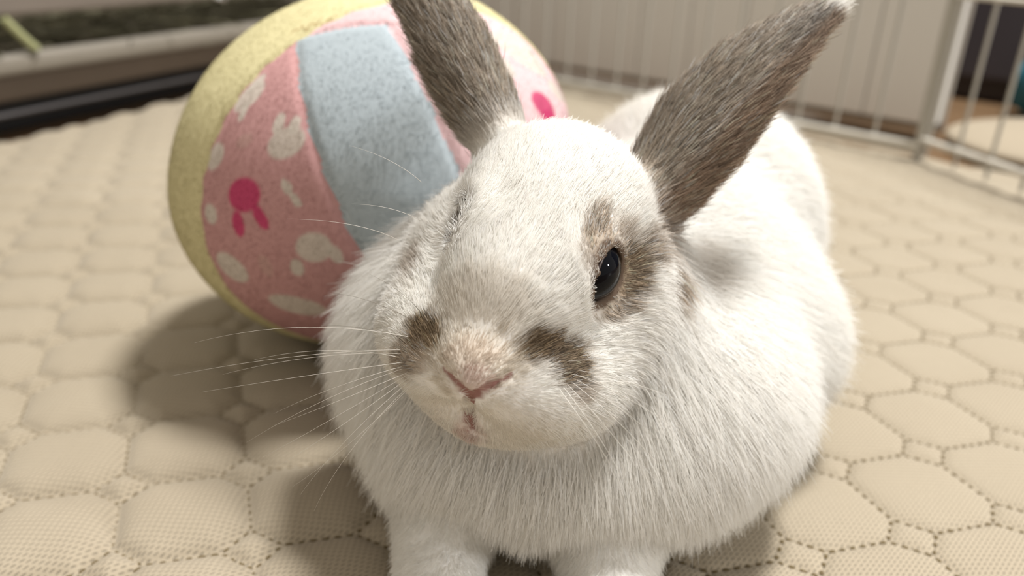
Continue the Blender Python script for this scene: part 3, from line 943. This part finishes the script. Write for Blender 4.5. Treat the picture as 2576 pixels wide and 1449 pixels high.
def build_cage():
    A = np.array([-.468, .692]); B = np.array([-.375, .922])
    d, _ = vec2(A, B)
    ang = math.atan2(d[1], d[0])           # local x runs along the cage front, local -y faces the pad
    root = empty('rabbit_cage', (A[0], A[1], 0), ang)
    tag(root, 'low grey-brown pet cage over a black painted shadow gap with hay inside', 'cage')
    tray_m = mat('tray_plastic', (.105, .078, .058), .5, noise=(9, .12))
    rim_m = mat('rim_plastic', (.20, .18, .15), .38, noise=(14, .1))
    blk = mat('gap_shade', (.006, .006, .007), .5)
    steel = mat('rail_steel', (.13, .125, .13), .35, metal=.7)
    top_m = mat('frame_plastic', (.16, .135, .115), .45, noise=(12, .15))
    glassm = mat('clear_panel', (.06, .062, .055), .12)
    L0, L1 = -.75, .95
    cx = (L0 + L1) / 2; ln = L1 - L0
    def part(name, x, y, z, sx, sy, sz, mt_, bev=.003):
        bm = bmesh.new(); bm_box(bm, (x, y, z), (sx, sy, sz), bev)
        return bm_obj(name, bm, mt_, root)
    part('base', cx, .30, .0085, ln, .50, .033, blk, .002)  # black box standing in for the shade under the raised cage
    part('slide_rail', cx, .012, .0172, ln, .010, .0045, steel, .002)
    part('tray', cx, .275, .0405, ln, .53, .026, tray_m, .005)
    part('tray_rim', cx, .004, .0620, ln, .022, .018, rim_m, .006)
    part('back_wall', cx, .54, .16, ln, .02, .22, top_m)
    part('top_frame', cx, .012, .113, ln, .022, .021, top_m, .004)
    part('upper_wall', cx, .02, .21, ln, .008, .175, glassm, .002)
    # metal latch on the top frame
    xl_ = .292
    tube('latch', [(xl_ - .012, -.006, .112), (xl_ - .008, -.014, .106), (xl_, -.016, .104), (xl_ + .008, -.014, .106), (xl_ + .012, -.006, .112)],
         .0028, mat('latch_chrome', (.75, .75, .78), .15, metal=1.0), root)
    # loose hay behind the rim
    hm = mat('hay', (.135, .125, .075), .8, noise=(60, .3))
    V = []; Fc = []
    r = np.random.default_rng(9)
    for k in range(900):
        c = np.array([r.uniform(-.45, .6), r.uniform(.04, .26), r.uniform(.055, .085)])
        a = r.uniform(0, 6.28); l_ = r.uniform(.03, .09)
        dv = np.array([math.cos(a), math.sin(a), r.normal(0, .15)]) * l_
        pts = bezier(c - dv, c + np.array([0, 0, r.uniform(-.01, .015)]), c + dv, 4)
        v_, f_ = tube_np(pts, .0011, 3); n0 = sum(len(q) for q in V)
        V.append(v_); Fc += [tuple(i + n0 for i in q) for q in f_]
    V = np.vstack(V); V[:, 2] = np.maximum(V[:, 2], .0545)
    hay = mesh_np('hay', V, Fc, hm, None)
    hay.location = root.location; hay.rotation_euler = root.rotation_euler
    tag(hay, 'loose green-brown hay heaped inside the pet cage', 'hay', kind='stuff')
    # one stout stalk leaning on the rim
    st = mesh_np('hay_stalk', *tube_np(bezier(np.array([.049, -.008, .0735]), np.array([.036, -.006, .088]), np.array([.026, -.004, .1025]), 8), .0040, 8),
                 mat('stalk_green', (.30, .31, .16), .6), None)
    st.location = root.location; st.rotation_euler = root.rotation_euler
    tag(st, 'pale green hay stalk leaning on the cage rim', 'stalk')
    return root

build_cage()

# ------------------------------------------------------------------ pen, board and what stands beyond
wire = mat('white_wire', (.38, .365, .33), .35, noise=(40, .06))
rail_m = mat('white_rail', (.58, .55, .49), .35, noise=(40, .06))

def pen_panel(name, a, b, h, spacing, label, rails):
    d, n = vec2(a, b)
    root = empty(name, (a[0], a[1], 0), math.atan2(d[1], d[0]))
    tag(root, label, 'pen', 'white wire pen panels around the pad')
    k = int(n / spacing)
    V, F = tube_np([(0, 0, .002), (0, 0, h * .5), (0, 0, h)], .0017, 8)
    me = None
    for i in range(k + 1):
        x = i * n / k
        if me is None:
            o = mesh_np('bar', V, F, wire, root); me = o.data
        else:
            o = link(bpy.data.objects.new('bar', me), root)
        o.location = (x, 0, 0)
    for z in rails:
        tube('rail', [(-.004, -.0036, z), (n * .3, -.0036, z), (n * .7, -.0036, z), (n + .004, -.0036, z)], .0030 if z < .02 else .0023, rail_m, root)
    return root

WD = np.array([.7239, -.6899]); WN = np.array([-.6899, -.7239])
W1 = np.array([.0732, 1.1444]); W2 = np.array([.4278, .8066])
corner = np.array([.372, .716])
pen_panel('pen_panel', corner - WD * .62, corner, .36, .0365, 'white wire pen panel standing in front of the pale board', (.006, .012, .335))
pen_panel('pen_panel', corner + np.array([.006, -.010]), corner + np.array([.120, -.420]), .36, .034,
          'white wire pen panel beside the teal bag and beige cushion', (.0175, .142, .335))
# rounded corner joint
tube('corner_post', [np.r_[corner + np.array([.002, -.004]), -.001], np.r_[corner + np.array([.002, -.004]), .18], np.r_[corner + np.array([.002, -.004]), .36]],
     .0042, wire)
tag(bpy.data.objects['corner_post'], 'white corner post joining the two wire pen panels', 'post')

board_m = mat('pale_board', (.63, .61, .575), .6, noise=(3, .05))
def build_board():
    a = W1 - WD * .55; b = W2 + WD * .005
    d, n = vec2(a, b)
    root = empty('wall_back', (a[0], a[1], 0), math.atan2(d[1], d[0]))
    tag(root, 'pale greige ribbed board wall behind the pen', kind='structure')
    bw = .076; k = int(n / bw)
    me = None
    for i in range(k + 1):
        bm = bmesh.new()
        if me is None:
            bm_box(bm, (0, .012, .29), (bw - .0012, .020, .56), .0015)
            o = bm_obj('panel', bm, board_m, root); me = o.data
        else:
            bm.free(); o = link(bpy.data.objects.new('panel', me), root)
        o.location = (n - bw * (i + .5), 0, 0)
    bm = bmesh.new(); bm_box(bm, (n / 2, .030, .29), (n, .012, .58), 0)
    bm_obj('backing', bm, mat('board_backing', (.30, .27, .23), .7), root)
    return root
build_board()

# dark cabinet, teal bag and beige cushion beyond the pen
def box_thing(name, c, s, rz, mt_, label, cat, bev=.006, z0=-.0088, door=None):
    root = empty(name, (c[0], c[1], z0), rz)
    tag(root, label, cat)
    bm = bmesh.new(); bm_box(bm, (0, 0, s[2] / 2), s, bev)
    bm_obj('body', bm, mt_, root)
    return root
rz = math.atan2(WD[1], WD[0])
cab = box_thing('cabinet', (.908, .995), (.95, .30, .60), rz, mat('dark_brown_wood', (.030, .022, .022), .5, noise=(6, .3)),
                'dark brown cabinet beyond the pen, behind the cushion', 'cabinet')
for sx in (-1, 1):
    bm = bmesh.new(); bm_box(bm, (sx * .235, -.156, .30), (.46, .014, .54), .004)
    dr = bm_obj('door', bm, mat('cabinet_door', (.040, .034, .040), .45), cab)
    bm = bmesh.new(); bm_box(bm, (sx * .03, -.170, .33), (.012, .014, .10), .004)
    bm_obj('handle', bm, mat('handle_metal', (.3, .3, .3), .3, metal=1), dr)

def soft_shape(name, c, r, mt_, label, cat, ex=3.0, rz_=0.0, bump=.0):
    n1, n2 = 48, 28
    u = np.linspace(0, 2 * np.pi, n1, endpoint=False); v = np.linspace(-np.pi / 2, np.pi / 2, n2)
    U_, V_ = np.meshgrid(u, v, indexing='ij')
    sp = lambda t, p: np.sign(t) * np.abs(t) ** (2 / p)
    x = r[0] * sp(np.cos(V_), 2.4) * sp(np.cos(U_), ex); y = r[1] * sp(np.cos(V_), 2.4) * sp(np.sin(U_), ex); z = r[2] * sp(np.sin(V_), 2.4)
    z = z + bump * np.sin(U_ * 7) * np.cos(V_)
    i = np.arange(n1 * n2).reshape(n1, n2)
    Fq = np.stack([i[:, :-1], np.roll(i, -1, 0)[:, :-1], np.roll(i, -1, 0)[:, 1:], i[:, 1:]], -1).reshape(-1, 4)
    o = mesh_np(name, np.stack([x, y, z + r[2]], -1).reshape(-1, 3), Fq, mt_)
    o.location = c; o.rotation_euler = (0, 0, rz_)
    tag(o, label, cat)
    return o
soft_shape('cushion', (.562, .752, -.0088), (.130, .108, .0135), mat('beige_cushion_cloth', (.31, .26, .19), .9, noise=(30, .06), bump=(180, .3, .002)),
           'round beige cushion lying outside the pen by the dark cabinet', 'cushion', 2.2)
soft_shape('bag', (.668, .924, -.0088), (.082, .034, .040), mat('teal_cloth', (.015, .12, .17), .7, noise=(20, .2)),
           'teal cloth bag slumped between the cushion and the dark cabinet', 'bag', 2.6, rz, .006)
